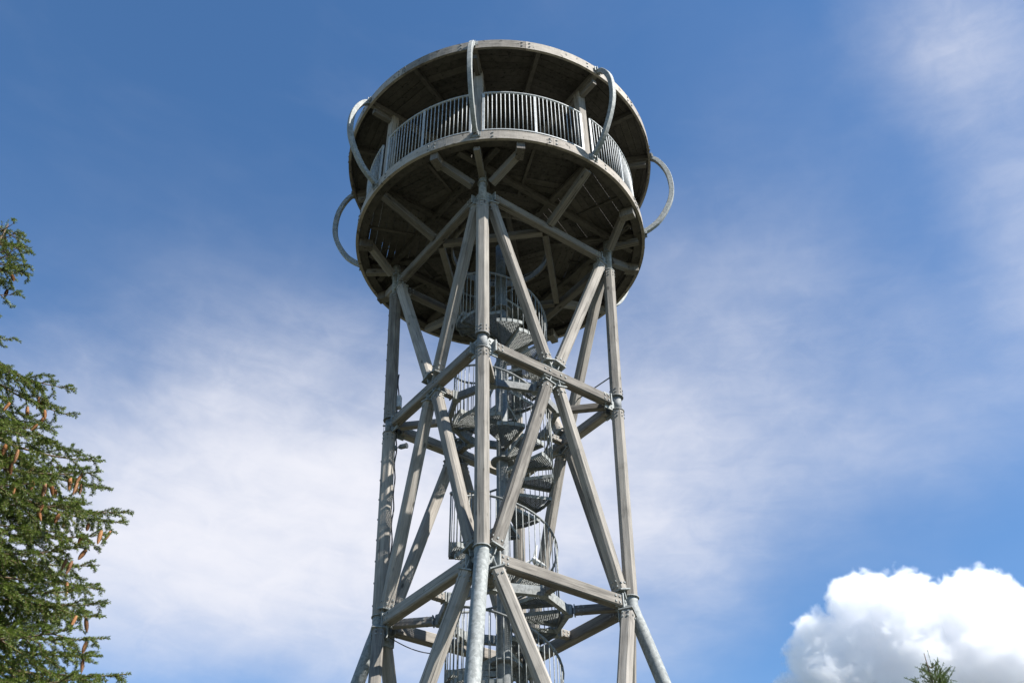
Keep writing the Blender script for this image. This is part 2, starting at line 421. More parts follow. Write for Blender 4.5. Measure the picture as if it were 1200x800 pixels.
# ---- platform
ZF0, ZF1 = 4.73, 4.805
def rim_boards(par, r0, r1, z0, z1, a_off, bolts):
    for k in range(8):
        a0_ = a_off + k * math.pi / 4; a1_ = a0_ + math.pi / 4 - .0016
        dr = random.uniform(0, .004)
        mb = MB(); mb.ring(r0 * S, r1 * S - dr, z0 * S + H0, z1 * S + H0, 16, a0_, a1_); fb_ = mb.build('fascia_board', RIMWOOD, par)
        mb = MB()
        for q in (a0_ + .022, a0_ + .40, a1_ - .022):
            for e in (.28, .74):
                zz_ = z0 + (z1 - z0) * e; Mq, _ = frame(pol(r1 - .003, zz_, q), pol(r1 + .004, zz_, q)); mb.box((0, 0, .009), (.03, .03, .026), Mq)
        mb.build('bolts', DARKSTEEL, fb_)
mb = MB(); mb.ring(.925 * S, .979 * S, ZF0 * S + H0 + .03, ZF0 * S + H0 + .09, 120); plat = mb.build('platform', SHADED_DECKWOOD, tower)
rim_boards(plat, .98, 1.0, ZF0, ZF1, PHI + math.pi / 8 + .1, True)
def joist(name, p, q, w_, h_, par, mat=SHADED_BEAMWOOD): return timber(name, p, q, w_, h_, par, mat, .008)
HOLE = .345
# deck boards: one field per octant, boards laid across it
ztop = (4.800 * S + H0)
for k in range(8):
    a = PHI + (k + .5) * math.pi / 4; c, s_ = math.sin(a), -math.cos(a)
    X = Vector((c, s_, 0)); T = Vector((-s_, c, 0)); mb = MB(); y = HOLE * S * .93; bw = .138
    while y < S * .976:
        y1 = min(y + bw, S * .976); prof = []
        def halfw(q):
            hw = q * math.tan(math.pi / 8) - .006
            lim = (S * .978) ** 2 - q * q
            return min(hw, math.sqrt(max(lim, 0)))
        h0, h1 = halfw(y), halfw(y1)
        if h0 > .02:
            dz = random.uniform(-.002, .002)
            vs = []
            for zz in (ztop - .036 + dz, ztop + dz):
                for q, h in ((y, -h0), (y1, -h1), (y1, h1), (y, h0)): vs.append(X * q + T * h + Vector((0, 0, zz)))
            mb.add(vs, [(0, 1, 2, 3), (7, 6, 5, 4), (0, 4, 5, 1), (1, 5, 6, 2), (2, 6, 7, 3), (3, 7, 4, 0)])
        y = y1 + random.choice((.006, .008, .012))
    mb.build('deck_boards', SHADED_DECKWOOD, plat)
mb = MB(); mb.ring(HOLE * S - .04, HOLE * S, ZF0 * S + H0 + .03, ZF1 * S + H0 - .02, 40); mb.build('opening_trim', SHADED_BEAMWOOD, plat)
zj = 4.757 * S + H0
# long joists in a # pattern
cc = RA * math.cos(math.pi / 4)
for k in range(4):
    a = PHI + (k + .5) * math.pi / 2; X = Vector((math.sin(a), -math.cos(a), 0)); T = Vector((math.cos(a), math.sin(a), 0))
    half = math.sqrt(.92 ** 2 - (cc + .03) ** 2) * S - .03
    dz = .0 if k % 2 else .004
    joist('joist', X * (cc + .03) * S - T * half + Vector((0, 0, zj + dz)), X * (cc + .03) * S + T * half + Vector((0, 0, zj + dz)), .11, .13 - dz * 2, plat, SHADED_DECKWOOD)
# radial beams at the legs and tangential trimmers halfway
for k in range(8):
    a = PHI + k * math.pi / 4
    joist('radial_beam', pol(.36 if k % 2 else .37, 4.768, a), pol(.922, 4.768, a), .12, .09, plat, SHADED_DECKWOOD)
    joist('radial_beam', pol(.50, 4.782, a + math.pi / 8), pol(.922, 4.782, a + math.pi / 8), .06, .05, plat, SHADED_DECKWOOD)
for k in range(4):
    a = PHI + k * math.pi / 2
    nd = pol(RA, ZA + .03, a)
    # inclined struts from the joint to the rim
    for da in (-.285, .285):
        e = pol(.905, 4.712, a + da); s0 = pol(RA + .02, ZA + .075, a + da * .28)
        st = joist('outrigger', s0, e, .13, .15, plat)
        ee = pol(.975, 4.715, a + da * 1.0); mbb = MB(); Mx, L = frame(pol(.88, 4.705, a + da), pol(.975, 4.705, a + da)); mbb.box((0, 0, L / 2), (.155, .20, L), Mx); mbb.build('end_block', SHADED_BEAMWOOD, st)
    joist('outrigger', pol(RA + .02, ZA + .15, a), pol(.952, 4.705, a), .12, .12, plat)
    am = a + math.pi / 4
    joist('outrigger', pol(cc + .025, ZA + .035, am), pol(.94, 4.713, am), .13, .15, plat)
    # inner diamond between the middles of the upper cross beams
    m0 = pol(cc - .03, ZA + .01, a + math.pi / 4); m1 = pol(cc - .03, ZA + .01, a + 3 * math.pi / 4); d = (m1 - m0).normalized()
    joist('diamond_beam', m0 + d * .05, m1 - d * .05, .12, .13, plat)

# ---- roof
ZR0, ZR1, RR = 5.535, 5.617, 1.1272
mb = MB(); n = 96; r0 = (RR - .005) * S; z0 = ZR1 * S + H0 - .012
vs = [(0, 0, z0 + .45)] + [(r0 * math.cos(2 * math.pi * i / n), r0 * math.sin(2 * math.pi * i / n), z0) for i in range(n)]
mb.add(vs, [(0, 1 + i, 1 + (i + 1) % n) for i in range(n)]); roof = mb.build('roof', MEMBRANE, tower); rim_boards(roof, RR - .018, RR, ZR0, ZR1, PHI + .31, True)
mb = MB()
for k in range(16):          # ceiling boards laid in sectors
    a = PHI + (k + .5) * math.pi / 8; X = Vector((math.sin(a), -math.cos(a), 0)); T = Vector((math.cos(a), math.sin(a), 0)); y = .1
    while y < (RR - .019) * S:
        y1 = min(y + .15, (RR - .019) * S); zc = 5.592 * S + H0 + random.uniform(-.002, .002)
        h0, h1 = [min(q * math.tan(math.pi / 16), math.sqrt(max(((RR - .019) * S) ** 2 - q * q, 0))) for q in (y, y1)]
        if h0 > .02:
            vs = [X * q + T * h + Vector((0, 0, zc + e)) for e in (0, .025) for q, h in ((y, -h0), (y1, -h1), (y1, h1), (y, h0))]
            mb.add(vs, [(0, 1, 2, 3), (7, 6, 5, 4), (0, 4, 5, 1), (1, 5, 6, 2), (2, 6, 7, 3), (3, 7, 4, 0)])
        y = y1 + random.choice((.005, .009))
mb.build('ceiling_boards', SHADED_DECKWOOD, roof)
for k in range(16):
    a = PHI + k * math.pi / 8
    joist('rafter', pol(.10, 5.567, a), pol(RR - .020, 5.567, a), .12 if k % 2 == 0 else .09, .14, roof, SHADED_BEAMWOOD if k % 2 == 0 else SHADED_DECKWOOD)
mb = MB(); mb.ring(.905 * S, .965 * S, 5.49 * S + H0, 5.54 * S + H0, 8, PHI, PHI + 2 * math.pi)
mb = MB(); mb.cyl(.32, 5.545 * S + H0, 5.588 * S + H0, 24); mb.build('hub', SHADED_DECKWOOD, roof)

# ---- posts, railing panels and steel hoops, eight of each
hoop_prof = [(1.132, 5.562), (1.165, 5.535), (1.200, 5.474), (1.228, 5.39), (1.240, 5.30), (1.238, 5.19), (1.218, 5.09), (1.175, 4.985), (1.115, 4.885), (1.055, 4.825), (1.010, 4.793)]
def smooth_curve(pts, per=4):
    out = []
    for i in range(len(pts) - 1):
        p0, p1, p2, p3 = [np.array(pts[max(0, min(len(pts) - 1, j))], float) for j in (i - 1, i, i + 1, i + 2)]
        for q in range(per):
            t = q / per
            out.append(tuple(.5 * ((2 * p1) + (-p0 + p2) * t + (2 * p0 - 5 * p1 + 4 * p2 - p3) * t * t + (-p0 + 3 * p1 - 3 * p2 + p3) * t ** 3)))
    return out + [tuple(pts[-1])]
hp = smooth_curve(hoop_prof)
ZT, ZBt, RRAIL = 5.255, 4.862, .962
nbal = 0
for k in range(8):
    a = PHI + k * math.pi / 4
    rad = Vector((math.sin(a), -math.cos(a), 0)); tan = Vector((math.cos(a), math.sin(a), 0))
    post = timber('post', pol(.925, ZF1 - .003, a), pol(.925, 5.532, a), .185, .16, tower, WOOD, .014, rad)
    joist('bracket', pol(.80, 5.50, a) , pol(RR - .04, 5.50, a), .10, .13, post)
    mb = MB(); mb.tube([pol(r, z, a) for r, z in hp], .05, flat=(.105, .088), up=tan)
    hoop = mb.build('hoop', STEEL, tower)
    mb = MB()
    Mx, L = frame(pol(RR, 5.575, a), pol(RR + .02, 5.575, a)); mb.box((0, 0, L / 2), (.19, .13, .012), Mx); mb.box((-.05, 0, .03), (.012, .11, .07), Mx); mb.box((.05, 0, .03), (.012, .11, .07), Mx)
    for e in (-1, 1): mb.box((e * .08, .03, .014), (.02, .02, .02), Mx)
    mb.build('bracket', STEEL, hoop); mb = MB()
    Mx, L = frame(pol(1.0, 4.775, a), pol(1.02, 4.775, a)); mb.box((0, 0, .006), (.20, .14, .012), Mx); mb.box((-.058, 0, .03), (.012, .12, .06), Mx); mb.box((.058, 0, .03), (.012, .12, .06), Mx)
    for e in (-1, 1): mb.box((e * .085, -.03, .016), (.02, .02, .02), Mx)
    mb.build('bracket', STEEL, hoop)
    # railing between this post and the next
    a0, a1 = a + .043, a + math.pi / 4 - .043; N = 22
    mb = MB()
    arc = lambda z, n_=14: [pol(RRAIL, z, a0 + (a1 - a0) * i / n_) for i in range(n_ + 1)]
    mb.tube(arc(ZT), .024, 10); mb.tube(arc(ZBt), .02, flat=(.045, .03), up=(0, 0, 1))
    for q in (0, .5, 1):
        aa = a0 + (a1 - a0) * q; mb.tube([pol(RRAIL, ZF1, aa), pol(RRAIL, ZT, aa)], .018, flat=(.05, .022), up=(math.sin(aa), -math.cos(aa), 0))
    rail = mb.build('railing', RAILSTEEL, tower)
    individual = k in (6, 7, 0, 1)
    allb = MB(); proto_b = None
    for i in range(1, N + 2):
        if i == (N + 2) // 2: continue
        aa = a0 + (a1 - a0) * i / (N + 2); L = (ZT - ZBt) * S
        if individual:
            Mx, L = frame(pol(RRAIL, ZBt, aa), pol(RRAIL, ZT, aa), (math.sin(aa), -math.cos(aa), 0))
            if proto_b is None: b_ = MB(); b_.cyl(.0095, 0, L, 8); proto_b = b_.build('baluster', RAILSTEEL, rail, Mx)
            else: copy_to(proto_b, Mx, rail)
            nbal += 1
        else:
            allb.tube([pol(RRAIL, ZBt, aa), pol(RRAIL, ZT, aa)], .0095, 6)
    if not individual: tag(allb.build('balusters', RAILSTEEL, rail), kind='stuff')

# ---- spiral staircase
TURN = 2 * math.pi
KN = [(-0.6, 4.273 + .46), (0.0, 4.273), (1.0, 3.505), (2.0, 2.625), (3.0, 1.985), (4.0, 1.22), (5.0, .42), (6.2, -.52)]     # turns down from the topmost flight -> height of the handrail
A_REF = R_(-13)
def rail_z(t):
    for (t0, z0), (t1, z1) in zip(KN, KN[1:]):
        if t <= t1: return z0 + (z1 - z0) * (t - t0) / (t1 - t0)
    return KN[-1][1]
RS = .292
def spt(t, r, dz=0.0): return pol(r, rail_z(t) + dz, A_REF + t * TURN)
mb = MB(); mb.cyl(.10, 0.0, 4.80 * S + H0, 28)
for z in (3.02, 1.835, .6, 4.2): mb.cyl(.20, z * S + H0 - .014, z * S + H0 + .014, 28)
stair = mb.build('spiral_staircase', DARKSTEEL, tower)
def tread_mesh():
    # wedge tray: bearer frame with nosing plates, filled with an open grating; local x = radial, y = along the walk, z up
    mb = MB(); r0, r1, ha = .10, RS * S - .005, R_(16)
    def P(r, q, z): return Vector((r * math.cos(q), r * math.sin(q), z))
    for q in (-ha, ha):
        M, L = frame(P(r0, q, -.035), P(r1, q, -.035)); mb.box((0, 0, L / 2), (.006, .085 if q > 0 else .06, L), M)
    n = 5
    for i in range(n):
        q0, q1 = -ha + 2 * ha * i / n, -ha + 2 * ha * (i + 1) / n
        M, L = frame(P(r1, q0, -.03), P(r1, q1, -.03)); mb.box((0, 0, L / 2), (.006, .075, L), M)
    for r in np.arange(.16, r1 - .02, .034):
        q = ha * .98; M, L = frame(P(r, -q, -.008), P(r, q, -.008)); mb.box((0, 0, L / 2), (.006, .020, L), M)
    y = -.24
    while y <= .24:
        x0 = max(abs(y) / math.tan(ha), .12); x1 = math.sqrt(r1 * r1 - y * y)
        if x1 - x0 > .05: M, L = frame((x0, y, -.008), (x1, y, -.008)); mb.box((0, 0, L / 2), (.005, .016, L), M)
        y += .032
    return mb.mesh('tread', STEEL)
TM = tread_mesh()
PER = 13
t = -0.55; i = 0; tproto = None; tpos = []
while True:
    z = rail_z(t) - .345
    if z < ZG + .03: break
    if z < 4.80:
        a = A_REF + t * TURN; c, s_ = math.sin(a), -math.cos(a)
        M = Matrix(((c, -s_, 0, 0), (s_, c, 0, 0), (0, 0, 1, z * S + H0), (0, 0, 0, 1)))
        if tproto is None: tproto = link('tread', TM, stair, M)
        else: copy_to(tproto, M, stair)
        tpos.append(t)
    t += 1 / PER; i += 1
tend = tpos[-1]
m = 0; t0 = -0.55
while t0 < tend:      # handrail and balusters, one stretch per turn
    t1 = min(t0 + 1.0, tend); nn = 40
    mb = MB(); mb.tube([spt(t0 + (t1 - t0) * q / nn, RS) for q in range(nn + 1)], .021, 8); mb.build('handrail', DARKSTEEL, stair)
    mb = MB(); nb = int((t1 - t0) * PER * 4)
    for q in range(nb):
        tt = t0 + (q + .5) / (PER * 4)
        tz = min(tpos, key=lambda v: abs(v - tt))
        top = spt(tt, RS); bot = Vector((top.x, top.y, (rail_z(tz) - .345) * S + H0 - .07))
        mb.tube([bot, top], .0085, 6)
    mb.build('balustrade', STEEL, stair)
    t0 = t1

# ---- fittings on the left leg: cables, junction box, floodlight, lightning conductor
aL = PHI - math.pi / 2
radL = Vector((math.sin(aL), -math.cos(aL), 0)); tanL = Vector((math.cos(aL), math.sin(aL), 0))
def ll(z, dr, dt): return pol(legpt(z), z, aL) + radL * dr + tanL * dt
mb = MB()
pts = [ll(z, -.12 + .012 * math.sin(z * 31), -.06 + .015 * math.sin(z * 17)) for z in np.arange(2.12, 3.78, .035)]
mb.tube(pts, .013, 6); mb.build('cable', BLACK, tower)
mb = MB(); pts = [ll(z, .118, -.03 + .004 * math.sin(z * 9)) for z in np.arange(2.10, 4.40, .08)]; mb.tube(pts, .005, 6)
for z in np.arange(2.2, 4.4, .13): mb.box(ll(z, .112, -.03), (.05, .03, .02))
mb.build('lightning_conductor', DARKSTEEL, tower)
Mx, L = frame(ll(3.50, -.145, -.05), ll(3.585, -.145, -.05), radL); mb = MB(); mb.prism(rect_prof(.12, .085, .012), 0, L, Mx); mb.prism(rect_prof(.125, .09, .012), L * .93, L, Mx); jb = mb.build('junction_box', BOXGREY, tower)
fb = ll(3.205, -.11, -.06); d = (-radL * .95 + Vector((0, -.35, -.10))).normalized()
mb = MB(); mb.tube([fb, fb + d * .10], .012, 8); mb.box(fb + radL * .0, (.05, .05, .09)); Mx, _ = frame(fb + d * .08, fb + d * .2); mb.cyl(.032, .0, .03, 16, Mx); mb.cyl(.047, .03, .15, 16, Mx); mb.cyl(.052, .15, .165, 16, Mx)
fl = mb.build('floodlight', DARKSTEEL, tower); mb = MB(); mb.cyl(.042, .166, .17, 16, Mx); mb.build('lens', plain('lamp_glass', (.3, .3, .3), .1), fl)
# cable hanging off the left joint, thin tie rod beside the right leg
zz = ZC - .055; mb = MB(); p = ll(zz, -.15, .05); q = (levels['C'][3] + levels['C'][2]) / 2 + Vector((0, 0, -.12))
mb.tube([p + (q - p) * s_ + Vector((0, 0, -.12 * math.sin(math.pi * s_))) for s_ in np.linspace(0, .75, 14)], .008, 6); mb.build('cable', BLACK, tower)
aR = PHI + math.pi / 2; p = pol(legpt(3.56) - .03, 3.56, aR); m_ = (levels['B'][1] + levels['B'][2]) / 2; an = levels['A'][1]; q = an + (m_ - an) * .78
mb = MB(); mb.tube([p, q], .012, 8); mb.build('tie_rod', DARKSTEEL, tower)

# ================================================================== little wind turbine on the far side of the stair
o_ = CAM; f = 1109.052; dv = (FW + RT * ((627 - 600) / f) - UP * ((657 - 400) / f)).normalized()
aa_ = dv.x ** 2 + dv.y ** 2; bb_ = o_.x * dv.x + o_.y * dv.y; c_ = o_.x ** 2 + o_.y ** 2 - (.46 * S) ** 2
tq = (-bb_ + math.sqrt(bb_ * bb_ - aa_ * c_)) / aa_; hubp = o_ + dv * tq
wt = bpy.data.objects.new('wind_turbine', None); COL.objects.link(wt); base = hubp - Vector((0, 0, .42)); wt.location = base; W[wt.name] = Matrix.Translation(base)
tag(wt, 'small white three bladed wind turbine mounted behind the spiral staircase railing', 'wind turbine')
mb = MB(); mb.cyl(.018, 0, .40, 10, Matrix.Translation(base)); Mx, _ = frame(base + Vector((0, 0, .02)), Vector((0, 0, base.z + .02))); mb.box((0, 0, .05), (.03, .03, .14), Mx); mb.build('mast', DARKSTEEL, wt)
ax = Vector((-.25, -.85, .1)).normalized(); Mn, _ = frame(hubp - ax * .16, hubp + ax * .1)
mb = MB(); mb.tube([hubp - ax * .30, hubp - ax * .12, hubp - ax * .05, hubp + ax * .06, hubp + ax * .10], [.012, .03, .05, .05, .012], 14); mb.build('nacelle', WHITE, wt)
for q in (100, 220, 340):
    u = ax.cross(Vector((0, 0, 1))).normalized(); v = u.cross(ax); d = (u * math.cos(R_(q)) + v * math.sin(R_(q))).normalized(); e = ax.cross(d)
    mb = MB(); c0 = hubp + ax * .06
    secs = [(.03, .012, .012), (.07, .032, .010), (.17, .026, .006), (.29, .008, .003)]
    o0 = []
    for L, wd, th in secs: o0 += [c0 + d * L + e * wd + ax * th * .5, c0 + d * L + ax * th, c0 + d * L - e * wd - ax * th * .5, c0 + d * L - ax * th]
    fs = [(i * 4 + j, i * 4 + (j + 1) % 4, i * 4 + 4 + (j + 1) % 4, i * 4 + 4 + j) for i in range(3) for j in range(4)] + [(0, 1, 2, 3), (15, 14, 13, 12)]
    mb.add(o0, fs); mb.build('blade', WHITE, wt)

# ================================================================== conifers
def leafmat(name, c0, c1, c2):
    m, t, b = new_mat(name)
    g = t.n('ShaderNodeNewGeometry'); tcn = t.n('ShaderNodeTexCoord')
    n1 = t.noise(tcn.outputs['Object'], 3.5, 4, .6)
    v = t.math('ADD', t.math('MULTIPLY', g.outputs['Random Per Island'], .45), t.math('MULTIPLY', n1, .6))
    col = t.ramp(v, [(.25, c0), (.55, c1), (.85, c2)])
    t.l.new(col, b.inputs['Base Color']); b.inputs['Roughness'].default_value = .5; b.inputs['Specular IOR Level'].default_value = .35
    tr = t.n('ShaderNodeBsdfTranslucent'); t.l.new(col, tr.inputs[0])
    mx = t.n('ShaderNodeMixShader'); mx.inputs[0].default_value = .3
    t.l.new(b.outputs[0], mx.inputs[1]); t.l.new(tr.outputs[0], mx.inputs[2])
    t.l.new(mx.outputs[0], m.node_tree.nodes['Material Output'].inputs[0])
    return m
NEEDLE = leafmat('spruce_needles', (.048, .074, .013), (.108, .155, .025), (.21, .245, .05))
NEEDLE2 = leafmat('larch_needles', (.05, .08, .018), (.095, .145, .03), (.17, .22, .055))
BARK = wood('bark', (.045, .03, .02), (.13, .09, .06), (9, 9, 3))
TWIG = plain('twig_bark', (.13, .085, .05), .9)

def nvec(v): return v / (np.linalg.norm(v, axis=-1, keepdims=True) + 1e-9)
def needles(shoots, name, mat, parent, M):
    """shoots: rows of p0(3) dir(3) length density needle_length width"""
    A = np.array(shoots, float); cnt = np.maximum(3, (A[:, 6] * A[:, 7])).astype(int)
    idx = np.repeat(np.arange(len(A)), cnt); A = A[idx]; n = len(A)
    d = A[:, 3:6]; tt = rng.random(n) ** .9
    ref = nvec(rng.normal(size=(n, 3))); rad = nvec(np.cross(d, ref))
    nd = nvec(d * rng.uniform(.45, .95, (n, 1)) + rad * .8 + np.array([0, 0, .16]))
    base = A[:, 0:3] + d * (A[:, 6] * tt)[:, None]
    L = A[:, 8] * rng.uniform(.75, 1.15, n) * (1 - .25 * tt)
    sd = nvec(np.cross(nd, nvec(rng.normal(size=(n, 3))))) * (A[:, 9] / 2)[:, None]
    v = np.empty((n, 4, 3)); v[:, 0] = base - sd * .7; v[:, 1] = base + nd * (L * .55)[:, None] - sd; v[:, 2] = base + nd * L[:, None]; v[:, 3] = base + nd * (L * .55)[:, None] + sd
    me = bpy.data.meshes.new(name); me.vertices.add(n * 4); me.vertices.foreach_set('co', v.ravel())
    me.loops.add(n * 4); me.loops.foreach_set('vertex_index', np.arange(n * 4, dtype=np.int32))
    me.polygons.add(n); me.polygons.foreach_set('loop_start', np.arange(0, n * 4, 4, dtype=np.int32)); me.polygons.foreach_set('loop_total', np.full(n, 4, np.int32))
    me.update(calc_edges=True); me.validate(); me.materials.append(mat)
    return link(name, me, parent, M)
def twig_mesh(segs, name, mat, parent, M):
    A = np.array(segs, float); n = len(A); d = nvec(A[:, 3:6] - A[:, 0:3])
    x = nvec(np.cross(d, nvec(np.array([[.3, .2, .93]]) + 0 * d))); y = np.cross(d, x); k = 4
    v = np.empty((n, 2 * k, 3))
    for q in range(k):
        c, s_ = math.cos(q * 2 * math.pi / k), math.sin(q * 2 * math.pi / k); o = x * c + y * s_
        v[:, q] = A[:, 0:3] + o * A[:, 6:7]; v[:, k + q] = A[:, 3:6] + o * A[:, 7:8]
    f = np.array([[q, (q + 1) % k, k + (q + 1) % k, k + q] for q in range(k)], np.int32)
    F = (np.arange(n, dtype=np.int32)[:, None, None] * 2 * k + f[None]).reshape(-1); nf = n * k
    me = bpy.data.meshes.new(name); me.vertices.add(n * 2 * k); me.vertices.foreach_set('co', v.ravel())
    me.loops.add(nf * 4); me.loops.foreach_set('vertex_index', F); me.polygons.add(nf)
    me.polygons.foreach_set('loop_start', np.arange(0, nf * 4, 4, dtype=np.int32)); me.polygons.foreach_set('loop_total', np.full(nf, 4, np.int32))
    me.update(calc_edges=True); me.validate(); me.materials.append(mat); me.polygons.foreach_set('use_smooth', [True] * nf)
    return link(name, me, parent, M)

UZ = np.array([0, 0, 1.0])
def branch(p0, p1, shoots, segs, tips, dens, wid, sag=.10, sec=.085, ter=.06, side=1.0, thick=.018):
    """one limb from p0 to p1 with side twigs, hanging shoots and needle brushes"""
    p0, p1 = np.array(p0, float), np.array(p1, float); L = np.linalg.norm(p1 - p0)
    c = (p0 + p1) / 2 - UZ * sag * L
    def B(t): return (1 - t) ** 2 * p0 + 2 * t * (1 - t) * c + t * t * p1
    def Tn(t): return nvec(2 * (1 - t) * (c - p0) + 2 * t * (p1 - c))
    N = 10; ts = np.linspace(0, 1, N + 1)
    for i in range(N):
        segs.append([*B(ts[i]), *B(ts[i + 1]), thick * (1 - .85 * ts[i]), thick * (1 - .85 * ts[i + 1])])
    t = .12; sg = 1
    e = B(1.0); shoots.append([*B(.86), *nvec(e - B(.86)), np.linalg.norm(e - B(.86)) + .01, dens, .031, wid])
    while t < .97:
        sg = -sg
        b = B(t); T = Tn(t); Sd = nvec(np.cross(T, UZ)) * sg
        rem = (1 - t) * L
        s = min(.62, .10 + .55 * rem) * random.uniform(.6, 1.1) * side
        d = nvec(T * random.uniform(.55, .95) + Sd * random.uniform(.5, .95) + UZ * random.uniform(-.42, .10))
        droop = random.uniform(.05, .30) * s
        M_ = b + d * s * .5 + UZ * droop * .12; E = b + d * s - UZ * droop * .6
        segs.append([*b, *M_, .005, .004]); segs.append([*M_, *E, .004, .002])
        d1, d2 = nvec(M_ - b), nvec(E - M_)
        shoots.append([*(b + d1 * .02), *d1, s * .5, dens * .85, .029, wid]); shoots.append([*M_, *d2, s * .52, dens, .031, wid])
        tips.append(E); tips.append(M_)
        u = .05 + random.random() * .04; g2 = 1
        while u < s * .95:
            g2 = -g2; q = b + (M_ - b) * (u / (s * .5)) if u < s * .5 else M_ + (E - M_) * ((u - s * .5) / (s * .5))
            dd = d1 if u < s * .5 else d2
            S2 = nvec(np.cross(dd, UZ)) * g2
            hang = random.random() < .38
            e2 = nvec(dd * random.uniform(.4, .9) + S2 * (.3 if hang else random.uniform(.5, .9)) + UZ * (random.uniform(-1.4, -.7) if hang else random.uniform(-.35, .15)))
            l2 = min(.20, .05 + .4 * (s - u)) * random.uniform(.6, 1.25)
            shoots.append([*q, *e2, l2, dens, .031, wid]); segs.append([*q, *(q + e2 * l2), .0025, .0012])
            if hang: tips.append(q + e2 * l2 * .4)
            u += ter * random.uniform(.7, 1.35)
        t += sec / L * random.uniform(.7, 1.3)

def cone_mesh():
    mb = MB(); L, n = .125, 9
    rows = 13
    prof = lambda u: .0185 * math.sin(math.pi * min(1, .16 + u * .84)) ** .55
    pts = [Vector((0, 0, -L * u)) for u in np.linspace(0, 1, 9)]
    mb.tube([p + Vector((1e-5, 0, 0)) * i for i, p in enumerate(pts)], [max(.002, prof(u) * .82) for u in np.linspace(0, 1, 9)], 10)
    for r in range(rows):
        u = (r + .5) / rows; rr = prof(u)
        for q in range(n):
            a = 2 * math.pi * (q + .5 * (r % 2)) / n; c, s_ = math.cos(a), math.sin(a); ta = Vector((-s_, c, 0)); ra = Vector((c, s_, 0))
            z = -L * u; wv = rr * .42
            mb.add([ra * rr * .7 + ta * wv + Vector((0, 0, z + .008)), ra * rr * .7 - ta * wv + Vector((0, 0, z + .008)), ra * rr * 1.04 - ta * wv * .7 + Vector((0, 0, z - .003)), ra * rr * 1.12 + Vector((0, 0, z - .008)), ra * rr * 1.04 + ta * wv * .7 + Vector((0, 0, z - .003))], [(0, 1, 2, 3, 4)])
    return mb
def cone_mat():
    m, t, b = new_mat('cone_scales'); tcn = t.n('ShaderNodeTexCoord'); oi = t.n('ShaderNodeObjectInfo'); n = t.noise(tcn.outputs['Object'], 120, 3, .6)
    v = t.math('ADD', t.math('MULTIPLY', n, .6), t.math('MULTIPLY', oi.outputs['Random'], .4))
    t.l.new(t.ramp(v, [(.25, (.08, .034, .013)), (.5, (.25, .105, .032)), (.75, (.42, .195, .07))]), b.inputs['Base Color']); b.inputs['Roughness'].default_value = .6
    return m

# ---- spruce at the left edge
HD = 8.0
top = np.array(at_px(6, 262, HD)); bx, by = top[0], top[1]; ztop_t = top[2]
tree = bpy.data.objects.new('spruce_tree', None); COL.objects.link(tree); tree.location = (bx, by, 0); W[tree.name] = Matrix.Translation((bx, by, 0))
tag(tree, 'near spruce tree with drooping dark green branches and hanging brown cones, at the left edge', 'spruce tree')
Tm = Matrix.Identity(4)
mb = MB(); zs = np.linspace(0, ztop_t, 26)
mb.tube([(bx + .03 * math.sin(z * .9), by + .03 * math.cos(z * 1.3), z) for z in zs], [max(.006, .15 * (1 - z / ztop_t) ** .9 + .004) for z in zs], 14)
mb.build('trunk', BARK, tree)
shoots, segs, tips = [], [], []
vdir = np.array([bx - CAM.x, by - CAM.y, 0]); vdir /= np.linalg.norm(vdir); rdir = np.array([vdir[1], -vdir[0], 0])
def reach(z):         # crown radius below the tip
    q = ztop_t - z
    return .10 + .62 * q ** .85 if q < 5 else 2.55 + .12 * (q - 5)
FEAT = [(37, 322, 0, .05), (33, 297, .05, .0), (24, 283, .1, .0), (22, 345, -.1, .1), (36, 312, -.1, .0), (12, 398, .1, .1), (8, 432, .1, .1), (88, 456, 0, .12), (84, 487, .3, .12), (70, 500, -.4, .14),
        (84, 530, .5, .1), (121, 540, 0, .14), (118, 552, -.35, .16), (122, 572, .4, .12), (148, 600, 0, .15), (143, 612, .45, .15), (128, 625, -.5, .15), (114, 662, .1, .15), (100, 690, -.3, .16), (118, 690, .6, .12), (127, 706, 0, .15), (122, 722, .5, .15), (126, 747, -.2, .12), (118, 768, .4, .14), (152, 789, 0, .14), (138, 806, .4, .15), (95, 640, -.6, .15), (90, 735, -.7, .15), (70, 560, -.7, .14), (105, 590, -.6, .12), (110, 790, -.6, .15)]
for px, py, dd, sag in FEAT:
    e = np.array(at_px(px, py, HD + dd)); rr = np.hypot(e[0] - bx, e[1] - by)
    z0 = min(e[2] + (.10 if py > 450 else -.20) * rr + random.uniform(-.05, .05), ztop_t - .05)
    branch((bx, by, z0), e, shoots, segs, tips, 820, .0052, sag * 1.5, .078, .066, thick=.008 + .008 * rr)
z = ztop_t - .10
while z > 1.6:
    nb = 6 if ztop_t - z > .6 else 5; ph = random.random() * 6.28
    vis = z > 2.6
    for q in range(nb):
        an = ph + q * 2 * math.pi / nb + random.uniform(-.3, .3); d = np.array([math.cos(an), math.sin(an), 0])
        rr = reach(z) * random.uniform(.62, .86); right = d @ rdir
        near = right > -.15 and vis
        if .72 < ztop_t - z < 2.0 and right > -.35: rr = min(rr, .16 + .12 * (ztop_t - z - .72))
        e = np.array([bx, by, z]) + d * rr + UZ * (rr * (.35 if ztop_t - z < 1.2 else random.uniform(-.16, .02)))
        branch((bx, by, z), e, shoots, segs, tips, 640 if near else 70, .0052 if near else .009, .10, .10 if near else .14, .080 if near else .10, thick=.006 + .009 * rr)
    z -= .17 if ztop_t - z < 1.0 else .38
shoots.append([bx, by, ztop_t - .28, .05, 0, 1, .34, 600, .02, .0045])
needles(shoots, 'crown', NEEDLE, tree, Tm)
twig_mesh(segs, 'branches', TWIG, tree, Tm)
